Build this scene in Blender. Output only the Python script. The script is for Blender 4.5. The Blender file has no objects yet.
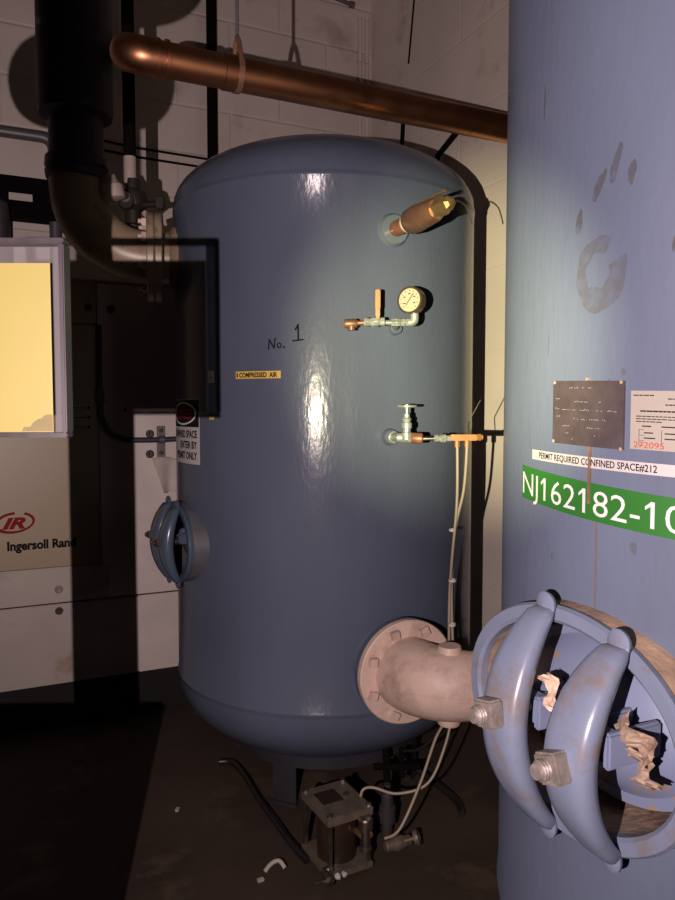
import bpy, bmesh, math, random
from mathutils import Vector, Matrix
random.seed(7)
SC = bpy.context.scene
COL = SC.collection
R_ = math.radians

# ------------------------------------------------------------ camera
cam_d = bpy.data.cameras.new('camera')
cam = bpy.data.objects.new('camera', cam_d); COL.objects.link(cam)
cam.location = (0, 0, 1.5)
cam.rotation_euler = (R_(90 - 3.18), 0, 0)
cam_d.sensor_fit = 'VERTICAL'; cam_d.sensor_height = 24.0
cam_d.lens = 24.0 * 720 / 900
cam_d.clip_start = 0.02
SC.camera = cam

# ------------------------------------------------------------ light
world = bpy.data.worlds.new('world'); SC.world = world; world.use_nodes = True
world.node_tree.nodes['Background'].inputs[0].default_value = (0.5, 0.45, 0.5, 1)
world.node_tree.nodes['Background'].inputs[1].default_value = 0.006
LP = Vector((-.30, -.17, 1.46))          # a hand torch held to the left of the camera


def spot(name, power, color, target, size, blend, rad):
    d = bpy.data.lights.new(name, 'SPOT'); d.energy = power; d.color = color
    d.spot_size = R_(size); d.spot_blend = blend; d.shadow_soft_size = rad
    o = bpy.data.objects.new(name, d); COL.objects.link(o); o.location = LP
    o.rotation_euler = (Vector(target) - LP).to_track_quat('-Z', 'Y').to_euler()
    return o


spot('torch_spill', 236, (1.0, .795, .775), (.10, 3.0, 1.95), 146, 1.0, .004)
spot('torch_beam', 700, (.98, .91, .48), (.49, 2.6, 1.73), 30, 1.0, .004)
SC.view_settings.view_transform = 'Standard'
SC.view_settings.look = 'None'
SC.view_settings.exposure = 0.0
SC.view_settings.gamma = 1.0
SC.view_settings.use_curve_mapping = False

# ------------------------------------------------------------ materials


def mat(name, col, rough=.6, metal=0, spec=.5, mottle=0.0, mscale=8, bump=0.0, bscale=40, col2=None, coat=0, stretch=None, trans=0, dirt=None, dirt_scale=3, dirt_lo=.55, dirt_hi=.7, emis=None):
    m = bpy.data.materials.new(name); m.use_nodes = True
    nt = m.node_tree; N = nt.nodes; Lk = nt.links; b = N['Principled BSDF']
    c4 = (*col, 1)
    b.inputs['Base Color'].default_value = c4
    b.inputs['Roughness'].default_value = rough
    b.inputs['Metallic'].default_value = metal
    b.inputs['Specular IOR Level'].default_value = spec
    b.inputs['Coat Weight'].default_value = coat
    b.inputs['Coat Roughness'].default_value = .19
    b.inputs['Coat IOR'].default_value = 1.26
    b.inputs['Transmission Weight'].default_value = trans
    tc = N.new('ShaderNodeTexCoord'); mp = N.new('ShaderNodeMapping')
    Lk.new(tc.outputs['Object'], mp.inputs[0])
    if stretch: mp.inputs['Scale'].default_value = stretch
    last = None
    if mottle or col2:
        n = N.new('ShaderNodeTexNoise'); n.inputs['Scale'].default_value = mscale; n.inputs['Detail'].default_value = 6
        Lk.new(mp.outputs[0], n.inputs['Vector'])
        r = N.new('ShaderNodeMapRange'); r.inputs[1].default_value = .35; r.inputs[2].default_value = .65
        Lk.new(n.outputs[0], r.inputs[0])
        mx = N.new('ShaderNodeMix'); mx.data_type = 'RGBA'
        Lk.new(r.outputs[0], mx.inputs[0])
        mx.inputs[6].default_value = c4
        mx.inputs[7].default_value = (*(col2 or tuple(x * (1 - mottle) for x in col)), 1)
        last = mx.outputs[2]
    if dirt:
        n = N.new('ShaderNodeTexNoise'); n.inputs['Scale'].default_value = dirt_scale; n.inputs['Detail'].default_value = 8; n.inputs['Roughness'].default_value = .65
        Lk.new(tc.outputs['Object'], n.inputs['Vector'])
        r = N.new('ShaderNodeMapRange'); r.inputs[1].default_value = dirt_lo; r.inputs[2].default_value = dirt_hi
        Lk.new(n.outputs[0], r.inputs[0])
        mx = N.new('ShaderNodeMix'); mx.data_type = 'RGBA'; Lk.new(r.outputs[0], mx.inputs[0])
        if last: Lk.new(last, mx.inputs[6])
        else: mx.inputs[6].default_value = c4
        mx.inputs[7].default_value = (*dirt, 1); last = mx.outputs[2]
    if last: Lk.new(last, b.inputs['Base Color'])
    if bump:
        n = N.new('ShaderNodeTexNoise'); n.inputs['Scale'].default_value = bscale; n.inputs['Detail'].default_value = 4
        Lk.new(mp.outputs[0], n.inputs['Vector'])
        bp = N.new('ShaderNodeBump'); bp.inputs['Strength'].default_value = bump; bp.inputs['Distance'].default_value = .01
        Lk.new(n.outputs[0], bp.inputs['Height']); Lk.new(bp.outputs[0], b.inputs['Normal'])
        if coat: Lk.new(bp.outputs[0], b.inputs['Coat Normal'])
    return m


def block_mat(name, col, w, h, strength=.5, mortar=.012, grime=(.30, .22, .18)):
    m = mat(name, col, .55, mottle=.10, mscale=2.5, dirt=grime, dirt_scale=2.2, dirt_lo=.60, dirt_hi=.80)
    nt = m.node_tree; N = nt.nodes; Lk = nt.links; b = N['Principled BSDF']
    tc = N.new('ShaderNodeTexCoord'); sp = N.new('ShaderNodeSeparateXYZ'); cb = N.new('ShaderNodeCombineXYZ')
    Lk.new(tc.outputs['Object'], sp.inputs[0]); Lk.new(sp.outputs[0], cb.inputs[0]); Lk.new(sp.outputs[2], cb.inputs[1])
    br = N.new('ShaderNodeTexBrick'); Lk.new(cb.outputs[0], br.inputs['Vector'])
    br.inputs['Scale'].default_value = 1; br.inputs['Brick Width'].default_value = w; br.inputs['Row Height'].default_value = h
    br.inputs['Mortar Size'].default_value = mortar; br.inputs['Mortar Smooth'].default_value = .8
    iv = N.new('ShaderNodeMath'); iv.operation = 'SUBTRACT'; iv.inputs[0].default_value = 1; Lk.new(br.outputs['Fac'], iv.inputs[1])
    n = N.new('ShaderNodeTexNoise'); n.inputs['Scale'].default_value = 30; n.inputs['Detail'].default_value = 5
    Lk.new(cb.outputs[0], n.inputs['Vector'])
    ad = N.new('ShaderNodeMath'); ad.operation = 'MULTIPLY_ADD'; Lk.new(n.outputs[0], ad.inputs[0]); ad.inputs[1].default_value = .25; Lk.new(iv.outputs[0], ad.inputs[2])
    bp = N.new('ShaderNodeBump'); bp.inputs['Strength'].default_value = strength; bp.inputs['Distance'].default_value = .008
    Lk.new(ad.outputs[0], bp.inputs['Height']); Lk.new(bp.outputs[0], b.inputs['Normal'])
    return m


M = {}
M['wall'] = block_mat('painted_block', (.60, .52, .49), .62, .262, .55)
M['wall_smooth'] = block_mat('painted_block_smooth', (.74, .65, .59), .8, .40, .22, .008)
M['floor'] = mat('grimy_concrete', (.052, .033, .023), .75, mottle=.5, mscale=2.0, bump=.25, bscale=14, dirt=(.10, .065, .045), dirt_scale=3.2)
M['ceiling'] = mat('dark_ceiling', (.12, .10, .09), .9)
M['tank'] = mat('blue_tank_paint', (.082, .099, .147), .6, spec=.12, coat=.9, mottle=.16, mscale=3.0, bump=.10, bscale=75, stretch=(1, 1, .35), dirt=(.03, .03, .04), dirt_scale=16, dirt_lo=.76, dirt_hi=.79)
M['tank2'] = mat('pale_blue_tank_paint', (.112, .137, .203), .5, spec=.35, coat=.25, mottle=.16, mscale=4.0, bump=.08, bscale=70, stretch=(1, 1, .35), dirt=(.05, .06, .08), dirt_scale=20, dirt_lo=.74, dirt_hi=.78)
M['skirt'] = mat('dark_blue_skirt', (.022, .021, .028), .6, mottle=.3)
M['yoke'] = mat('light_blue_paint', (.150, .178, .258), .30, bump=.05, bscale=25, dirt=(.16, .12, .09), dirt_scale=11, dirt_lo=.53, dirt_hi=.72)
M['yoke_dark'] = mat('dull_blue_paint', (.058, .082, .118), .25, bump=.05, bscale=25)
M['cover'] = mat('dusty_blue_paint', (.16, .19, .30), .42, dirt=(.25, .18, .12), dirt_scale=14, dirt_lo=.60, dirt_hi=.66)
M['dust'] = mat('dusty_tan_metal', (.36, .25, .175), .8, mottle=.45, mscale=22, bump=.3, bscale=60, dirt=(.14, .10, .08), dirt_scale=15, dirt_lo=.58, dirt_hi=.68)
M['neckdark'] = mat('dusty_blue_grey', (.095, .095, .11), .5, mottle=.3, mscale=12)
M['cream'] = mat('cream_pipe_paint', (.60, .445, .375), .50, mottle=.15, mscale=10, bump=.12, bscale=70, dirt=(.33, .23, .18), dirt_scale=9, dirt_lo=.50, dirt_hi=.70)
M['tanpipe'] = mat('beige_pipe_paint', (.33, .25, .17), .35, mottle=.2, mscale=8, dirt=(.12, .08, .05), dirt_scale=10)
M['steel'] = mat('dull_steel', (.42, .38, .34), .38, 1, mottle=.4, mscale=30, bump=.1)
M['bolt'] = mat('grey_bolt', (.26, .225, .205), .5, .25, mottle=.35, mscale=50, bump=.2, bscale=120)
M['copper'] = mat('copper_pipe', (.42, .185, .088), .38, 1, col2=(.27, .115, .06), mscale=6, dirt=(.16, .08, .05), dirt_scale=7)
M['redbrown'] = mat('red_brown_fitting', (.30, .12, .07), .45, .3, mottle=.4, mscale=30)
M['brown'] = mat('brown_bronze', (.24, .12, .075), .45, .5, mottle=.3, mscale=25)
M['brass'] = mat('brass', (.72, .50, .22), .30, .9, mottle=.25, mscale=25)
M['orange'] = mat('orange_brass_handle', (.33, .15, .05), .40, .3, mottle=.2, mscale=40)
M['nickel'] = mat('greenish_galvanised', (.42, .46, .42), .35, .5, mottle=.35, mscale=60)
M['glossring'] = mat('wet_blue_ring', (.16, .20, .24), .12, .3)
M['black'] = mat('black_paint_and_shade', (.003, .002, .002), .9, spec=.1)  # black parts, and shade put in as black colour
M['darkgrey'] = mat('dark_grey_steel', (.055, .05, .055), .5, .3, mottle=.2)
M['valvedark'] = mat('dark_valve', (.018, .014, .012), .5)
M['midgrey'] = mat('grey_conduit', (.13, .12, .13), .45, .4)
M['whitepipe'] = mat('off_white_pipe', (.45, .38, .33), .5, mottle=.2)
M['dial'] = mat('dial_face', (.38, .34, .245), .4)
M['gaugecase'] = mat('gauge_case', (.12, .09, .06), .3, .6)
M['glass'] = mat('clear_glass', (1, 1, 1), .02, trans=1)
M['tube'] = mat('beige_tubing', (.30, .25, .18), .45)
M['blacktube'] = mat('black_tubing', (.012, .011, .012), .4)
M['ink'] = mat('black_ink', (.004, .004, .005), .8, spec=.2)
M['yellow'] = mat('yellow_sticker', (.62, .42, .08), .5)
M['green'] = mat('green_sticker', (.022, .135, .020), .45)
M['white'] = mat('white_sticker', (.44, .42, .42), .5)
M['lettwhite'] = mat('white_lettering', (.60, .60, .60), .5)
M['cert'] = mat('cert_paper', (.33, .30, .26), .5, mottle=.08)
M['red'] = mat('red_ink', (.42, .05, .03), .5)
M['plate'] = mat('brown_nameplate', (.098, .077, .083), .45, .3, mottle=.25, mscale=30, bump=.1, bscale=80)
M['platetick'] = mat('worn_embossing', (.26, .22, .22), .5)
M['rust'] = mat('rust', (.22, .10, .04), .9, mottle=.4, mscale=60)
M['tape'] = mat('torn_cream_tape', (.72, .55, .42), .6, mottle=.25, mscale=40, dirt=(.28, .16, .10), dirt_scale=30)
M['tape2'] = mat('torn_brown_tape', (.36, .26, .20), .6, mottle=.3, mscale=40, dirt=(.16, .09, .06), dirt_scale=30)
M['cabtan'] = mat('tan_panel', (.335, .265, .175), .42, mottle=.06, mscale=3)
M['cabwhite'] = mat('off_white_panel', (.44, .385, .35), .42, mottle=.08, mscale=4, dirt=(.30, .22, .16), dirt_scale=5)
M['strip'] = mat('white_end_panel', (.60, .53, .50), .5, mottle=.10, mscale=7, bump=.15, bscale=9)
M['sheet'] = mat('torn_white_sheet', (.56, .50, .47), .55, mottle=.15, mscale=15, bump=.3, bscale=20)
M['gap'] = mat('dark_gap', (.008, .006, .005), .9)
M['screw'] = mat('brown_screw', (.05, .034, .03), .5, .5)
M['irred'] = mat('logo_red', (.22, .014, .014), .8, spec=.2)
M['irblack'] = mat('logo_black', (.004, .004, .005), .8, spec=.2)
M['paper'] = mat('yellow_paper', (.175, .145, .028), .6, mottle=.05, mscale=5)
M['backpaper'] = mat('water_stain', (.115, .09, .03), .7, mottle=.2, mscale=20)
M['plastic'] = mat('grey_plastic_frame', (.030, .025, .031), .30, mottle=.3, mscale=14, stretch=(3, 3, .6))
def film(name, col, alpha, rough):
    m = mat(name, col, rough); m.node_tree.nodes['Principled BSDF'].inputs['Alpha'].default_value = alpha; return m


M['acrylic'] = film('clear_acrylic', (.30, .28, .30), .10, .06)
M['lip'] = film('cloudy_plastic_lip', (.032, .027, .034), .7, .25)
M['wall_dark'] = block_mat('dark_low_bounce_block', (.16, .13, .11), .62, .262, .5)  # unseen walls coloured dark to cut bounced light
M['cyl'] = mat('dark_brown_cylinder', (.030, .018, .012), .28, mottle=.3)
M['drain'] = mat('drain_block', (.17, .135, .105), .5, .3, mottle=.3, mscale=30)
M['debris'] = mat('grimy_white', (.42, .38, .32), .6, mottle=.3)

# ------------------------------------------------------------ mesh helpers


def frame_z(d):
    return Vector(d).normalized().to_track_quat('Z', 'Y').to_matrix()


class MB:
    def __init__(s): s.v = []; s.f = []

    def add(s, vs, fs):
        o = len(s.v); s.v += [Vector(v) for v in vs]; s.f += [tuple(i + o for i in f) for f in fs]; return s

    def box(s, c, size, rot=None, bev=0):
        bm = bmesh.new(); bmesh.ops.create_cube(bm, size=1)
        for v in bm.verts: v.co = Vector((v.co.x * size[0], v.co.y * size[1], v.co.z * size[2]))
        if bev: bmesh.ops.bevel(bm, geom=bm.edges[:], offset=bev, segments=2, affect='EDGES')
        return s.frombm(bm, c, rot)

    def frombm(s, bm, c=(0, 0, 0), rot=None):
        rot = rot or Matrix.Identity(3); c = Vector(c)
        bm.verts.index_update()
        s.add([rot @ v.co + c for v in bm.verts], [[v.index for v in f.verts] for f in bm.faces]); bm.free(); return s

    def lathe(s, prof, c=(0, 0, 0), d=(0, 0, 1), n=32, rot=None, sy=1.0):
        m = rot or frame_z(d); c = Vector(c); vs = []; fs = []
        for (r, z) in prof:
            for i in range(n):
                a = 2 * math.pi * i / n
                vs.append(m @ Vector((r * math.cos(a), sy * r * math.sin(a), z)) + c)
        for j in range(len(prof) - 1):
            for i in range(n):
                k = (i + 1) % n; fs.append((j * n + i, j * n + k, (j + 1) * n + k, (j + 1) * n + i))
        if prof[0][0] > 1e-6: fs.append(tuple(range(n))[::-1])
        if prof[-1][0] > 1e-6: fs.append(tuple((len(prof) - 1) * n + i for i in range(n)))
        return s.add(vs, fs)

    def cyl(s, a, b, r, r2=None, n=20, bev=0):
        a = Vector(a); b = Vector(b); L = (b - a).length; r2 = r if r2 is None else r2
        p = [(r, 0), (r2, L)] if not bev else [(r - bev, 0), (r, bev), (r2, L - bev), (r2 - bev, L)]
        return s.lathe(p, a, b - a, n)

    def ring(s, prof, c, d, n=48, rot=None, sy=1.0):     # closed section revolved
        m = rot or frame_z(d); c = Vector(c); vs = []; fs = []; P = len(prof)
        for (r, z) in prof:
            for i in range(n):
                a = 2 * math.pi * i / n; vs.append(m @ Vector((r * math.cos(a), r * sy * math.sin(a), z)) + c)
        for j in range(P):
            for i in range(n):
                k = (i + 1) % n; jj = (j + 1) % P; fs.append((j * n + i, j * n + k, jj * n + k, jj * n + i))
        return s.add(vs, fs)

    def tube(s, path, r, n=12, caps=True):
        P = [Vector(p) for p in path]; rr = r if isinstance(r, (list, tuple)) else [r] * len(P)
        vs = []; fs = []; t0 = (P[1] - P[0]).normalized(); u = t0.orthogonal().normalized()
        for i, p in enumerate(P):
            t = (P[min(i + 1, len(P) - 1)] - P[max(i - 1, 0)]).normalized()
            u = (u - t * u.dot(t)).normalized(); w = t.cross(u)
            for k in range(n):
                a = 2 * math.pi * k / n; vs.append(p + (u * math.cos(a) + w * math.sin(a)) * rr[i])
        for j in range(len(P) - 1):
            for i in range(n):
                k = (i + 1) % n; fs.append((j * n + i, j * n + k, (j + 1) * n + k, (j + 1) * n + i))
        if caps: fs += [tuple(range(n))[::-1], tuple((len(P) - 1) * n + i for i in range(n))]
        return s.add(vs, fs)

    def prism(s, pts, c, rot, depth):                     # 2-D outline in (x, y), thickness along z
        n = len(pts); vs = [(x, y, 0) for x, y in pts] + [(x, y, depth) for x, y in pts]
        fs = [tuple(range(n))[::-1], tuple(range(n, 2 * n))] + [(i, (i + 1) % n, n + (i + 1) % n, n + i) for i in range(n)]
        c = Vector(c); return s.add([rot @ Vector(v) + c for v in vs], fs)

    def build(s, name, m, parent=None, loc=None, smooth=True, ang=38, fix=True):
        o0 = Vector(parent['_w']) if parent is not None else Vector(loc or (0, 0, 0))
        me = bpy.data.meshes.new(name); me.from_pydata([v - o0 for v in s.v], [], s.f)
        if fix:
            bm = bmesh.new(); bm.from_mesh(me); bmesh.ops.recalc_face_normals(bm, faces=bm.faces[:]); bm.to_mesh(me); bm.free()
        if smooth:
            me.polygons.foreach_set('use_smooth', [True] * len(me.polygons)); me.set_sharp_from_angle(angle=R_(ang))
        me.materials.append(m); me.update()
        o = bpy.data.objects.new(name, me); COL.objects.link(o)
        if parent is not None: o.parent = parent
        else: o.location = o0
        o['_w'] = tuple(o0)
        return o


def smooth_path(pts, k=8):
    P = [Vector(p) for p in pts]; out = []
    for i in range(len(P) - 1):
        a = P[max(i - 1, 0)]; b = P[i]; c = P[i + 1]; d = P[min(i + 2, len(P) - 1)]
        for j in range(k):
            t = j / k
            out.append(.5 * ((2 * b) + (c - a) * t + (2 * a - 5 * b + 4 * c - d) * t * t + (3 * b - a - 3 * c + d) * t ** 3))
    out.append(P[-1]); return out


def thing(name, label, cat, loc, group=None):
    o = bpy.data.objects.new(name, None); COL.objects.link(o); o.location = loc; o.empty_display_size = .1
    o['_w'] = tuple(loc); return tag(o, label, cat, group)


def tag(o, label, cat, group=None):
    o['label'] = label; o['category'] = cat
    if group: o['group'] = group
    return o


def struct(o): o['kind'] = 'structure'; return o


def lab(o, s): o['label'] = s; return o


# text or a grid patch carried by a surface function f(u, v, lift) -> point
def text(name, body, m, parent, f, u0, v0, height, width=None, bold=0.0, lift=.002, shear=0, space=1.0, flags=False):
    cu = bpy.data.curves.new('t', 'FONT'); cu.body = body; cu.size = 1; cu.offset = bold; cu.shear = shear; cu.space_character = space; cu.resolution_u = 3
    ob = bpy.data.objects.new('t', cu); COL.objects.link(ob)
    dg = bpy.context.evaluated_depsgraph_get(); me = bpy.data.meshes.new_from_object(ob.evaluated_get(dg))
    bpy.data.objects.remove(ob)
    vs = [v.co.copy() for v in me.vertices]; x0 = min(v.x for v in vs); x1 = max(v.x for v in vs)
    sy = height / .73; sx = (width / (x1 - x0)) if width else sy
    done = set(); b = MB(); b.add([f(u0 + (v.x - x0) * sx, v0 + v.y * sy, lift) for v in vs], [tuple(p.vertices) for p in me.polygons])
    if flags:                                             # the numeral 1 gets its flag
        for p in me.polygons:
            q = [vs[i] for i in p.vertices]
            xa, xb = min(v.x for v in q), max(v.x for v in q); ya, yb = min(v.y for v in q), max(v.y for v in q)
            isl = [v for v in vs if xa - .02 < v.x < xb + .02]
            if len(isl) == 4 and max(v.y for v in isl) - min(v.y for v in isl) > .6:
                xa = min(v.x for v in isl); yb = max(v.y for v in isl); key = round(xa, 3)
                if key in done: continue
                done.add(key)
                b.add([f(u0 + (x - x0) * sx, v0 + y * sy, lift) for x, y in ((xa + .01, yb), (xa + .01, yb - .11), (xa - .13, yb - .23), (xa - .13, yb - .14))], [(0, 1, 2, 3)])
    bpy.data.meshes.remove(me)
    return b.build(name, m, parent, smooth=False, fix=False)


def patch(name, m, parent, f, u0, v0, u1, v1, nu=24, nv=4, thick=.0012, shape=None):
    vs = []; fs = []
    for L in (thick, .0001):
        for j in range(nv + 1):
            for i in range(nu + 1):
                u = u0 + (u1 - u0) * i / nu; v = v0 + (v1 - v0) * j / nv
                if shape: u, v = shape(u, v)
                vs.append(f(u, v, L))
    W = nu + 1; K = W * (nv + 1)
    for j in range(nv):
        for i in range(nu):
            a = j * W + i; fs.append((a, a + 1, a + 1 + W, a + W)); fs.append((K + a, K + a + W, K + a + W + 1, K + a + 1))
    for i in range(nu):
        a = i; fs.append((a, K + a, K + a + 1, a + 1)); a = nv * W + i; fs.append((a, a + 1, K + a + 1, K + a))
    for j in range(nv):
        a = j * W; fs.append((a, a + W, K + a + W, K + a)); a = j * W + nu; fs.append((a, K + a, K + a + W, a + W))
    return MB().add(vs, fs).build(name, m, parent, smooth=False)


TR = .61


def cylmap(c):
    return lambda u, v, l: Vector((c[0] + (TR + l) * math.sin(u / TR), c[1] - (TR + l) * math.cos(u / TR), v))


def U(deg): return R_(deg) * TR


def surf(c, th, z, off=0):
    a = R_(th); n = Vector((math.sin(a), -math.cos(a), 0)); t = Vector((math.cos(a), math.sin(a), 0))
    return Vector((c[0], c[1], z)) + n * (TR + off), n, t


# ------------------------------------------------------------ room
AL = Vector((.9084, .4182, 0)); AN = Vector((-.4182, .9084, 0)); UP = Vector((0, 0, 1))   # along / into the back wall
RW = Matrix((AL, AN, UP)).transposed()
ang = math.atan2(AL.y, AL.x)
U_R, V_B, U_L, V_F, H = 2.178, 4.216, -3.4, -2.4, 4.4


def room_box(name, u0, u1, v0, v1, z0, z1, m, turn=0):
    c = AL * (u0 + u1) / 2 + AN * (v0 + v1) / 2 + UP * (z0 + z1) / 2
    b = MB()
    sx, sy, sz = u1 - u0, v1 - v0, z1 - z0
    if turn: sx, sy = sy, sx
    b.box((0, 0, 0), (sx, sy, sz))
    o = b.build(name, m, loc=(0, 0, 0), smooth=False); o.location = c; o.rotation_euler = (0, 0, ang + turn)
    return struct(o)


t = .2
room_box('floor', U_L - t, U_R + t, V_F - t, V_B + t, -.2, 0, M['floor'])
room_box('ceiling', U_L - t, U_R + t, V_F - t, V_B + t, H, H + .2, M['ceiling'])
room_box('wall_back', U_L - t, U_R + t, V_B, V_B + t, 0, H, M['wall'])
room_box('wall_right', U_R, U_R + t, V_F - t, V_B, 0, H, M['wall_smooth'], math.pi / 2)
room_box('wall_left', U_L - t, U_L, V_F, V_B, 0, H, M['wall_dark'], math.pi / 2)
room_box('wall_front', U_L - t, U_R, V_F - t, V_F, 0, H, M['wall_dark'])

# ------------------------------------------------------------ tanks
T1 = (-.055, 3.03); T2 = (.963, 1.461)
ZB, ZT = .43, 2.30


def tank_profile(zb, zt, hd=.235):
    p = []
    for i in range(0, 15):
        a = math.pi / 2 * i / 14; p.append((max(TR * math.sin(a), 0.0), zb - .305 * math.cos(a)))
    p += [(TR, zb + .012), (TR + .003, zb + .016), (TR + .003, zb + .024), (TR, zb + .028)]
    for i in range(1, 8): p.append((TR, zb + .028 + (zt - zb - .056) * i / 8))
    p += [(TR, zt - .028), (TR + .003, zt - .024), (TR + .003, zt - .016), (TR, zt - .012)]
    for i in range(0, 15):
        a = math.pi / 2 * (1 - i / 14); p.append((TR * max(math.sin(a), 0.0) ** .88, zt + hd * math.cos(a)))
    return p


def arc_plate(b, c, r, th, a0, a1, z0, z1, n=8):
    vs = []; fs = []
    for i in range(n + 1):
        a = R_(a0 + (a1 - a0) * i / n); s, k = math.sin(a), -math.cos(a)
        for rr, z in ((r, z0), (r + th, z0), (r + th, z1), (r, z1)): vs.append((c[0] + rr * s, c[1] + rr * k, z))
    for i in range(n):
        for j in range(4):
            k = (j + 1) % 4; fs.append((4 * i + j, 4 * i + k, 4 * i + 4 + k, 4 * i + 4 + j))
    fs += [(0, 1, 2, 3), (4 * n, 4 * n + 3, 4 * n + 2, 4 * n + 1)]
    return b.add(vs, fs)


def make_tank(c, label, m, legs, zt=ZT):
    t = thing('air_receiver_tank', label, 'tank', (c[0], c[1], 0))
    MB().lathe(tank_profile(ZB, zt), (c[0], c[1], 0), n=128).build('shell', m, t, ang=50)
    MB().ring([(.385, .15), (.395, .15), (.395, .235), (.385, .235)], (c[0], c[1], 0), (0, 0, 1), 64).build('skirt', M['skirt'], t)
    for a in legs:
        b = MB(); arc_plate(b, c, .384, .012, a - 7, a + 7, .012, .16)
        arc_plate(b, c, .365, .04, a - 7.4, a + 7.4, 0, .012)
        b.build('leg', M['skirt'], t)
    return t


def nut_block(b, c, n, t, size, thick, rot=0.3):
    q = math.cos(rot) * t + math.sin(rot) * UP; w = n.cross(q)
    m = Matrix((q, w, n)).transposed()
    bm = bmesh.new(); bmesh.ops.create_cube(bm, size=1)
    for v in bm.verts: v.co = Vector((v.co.x * size, v.co.y * size, v.co.z * thick))
    bmesh.ops.bevel(bm, geom=bm.edges[:], offset=size * .08, segments=2, affect='EDGES')
    b.frombm(bm, Vector(c) + n * thick / 2, m)


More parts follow.
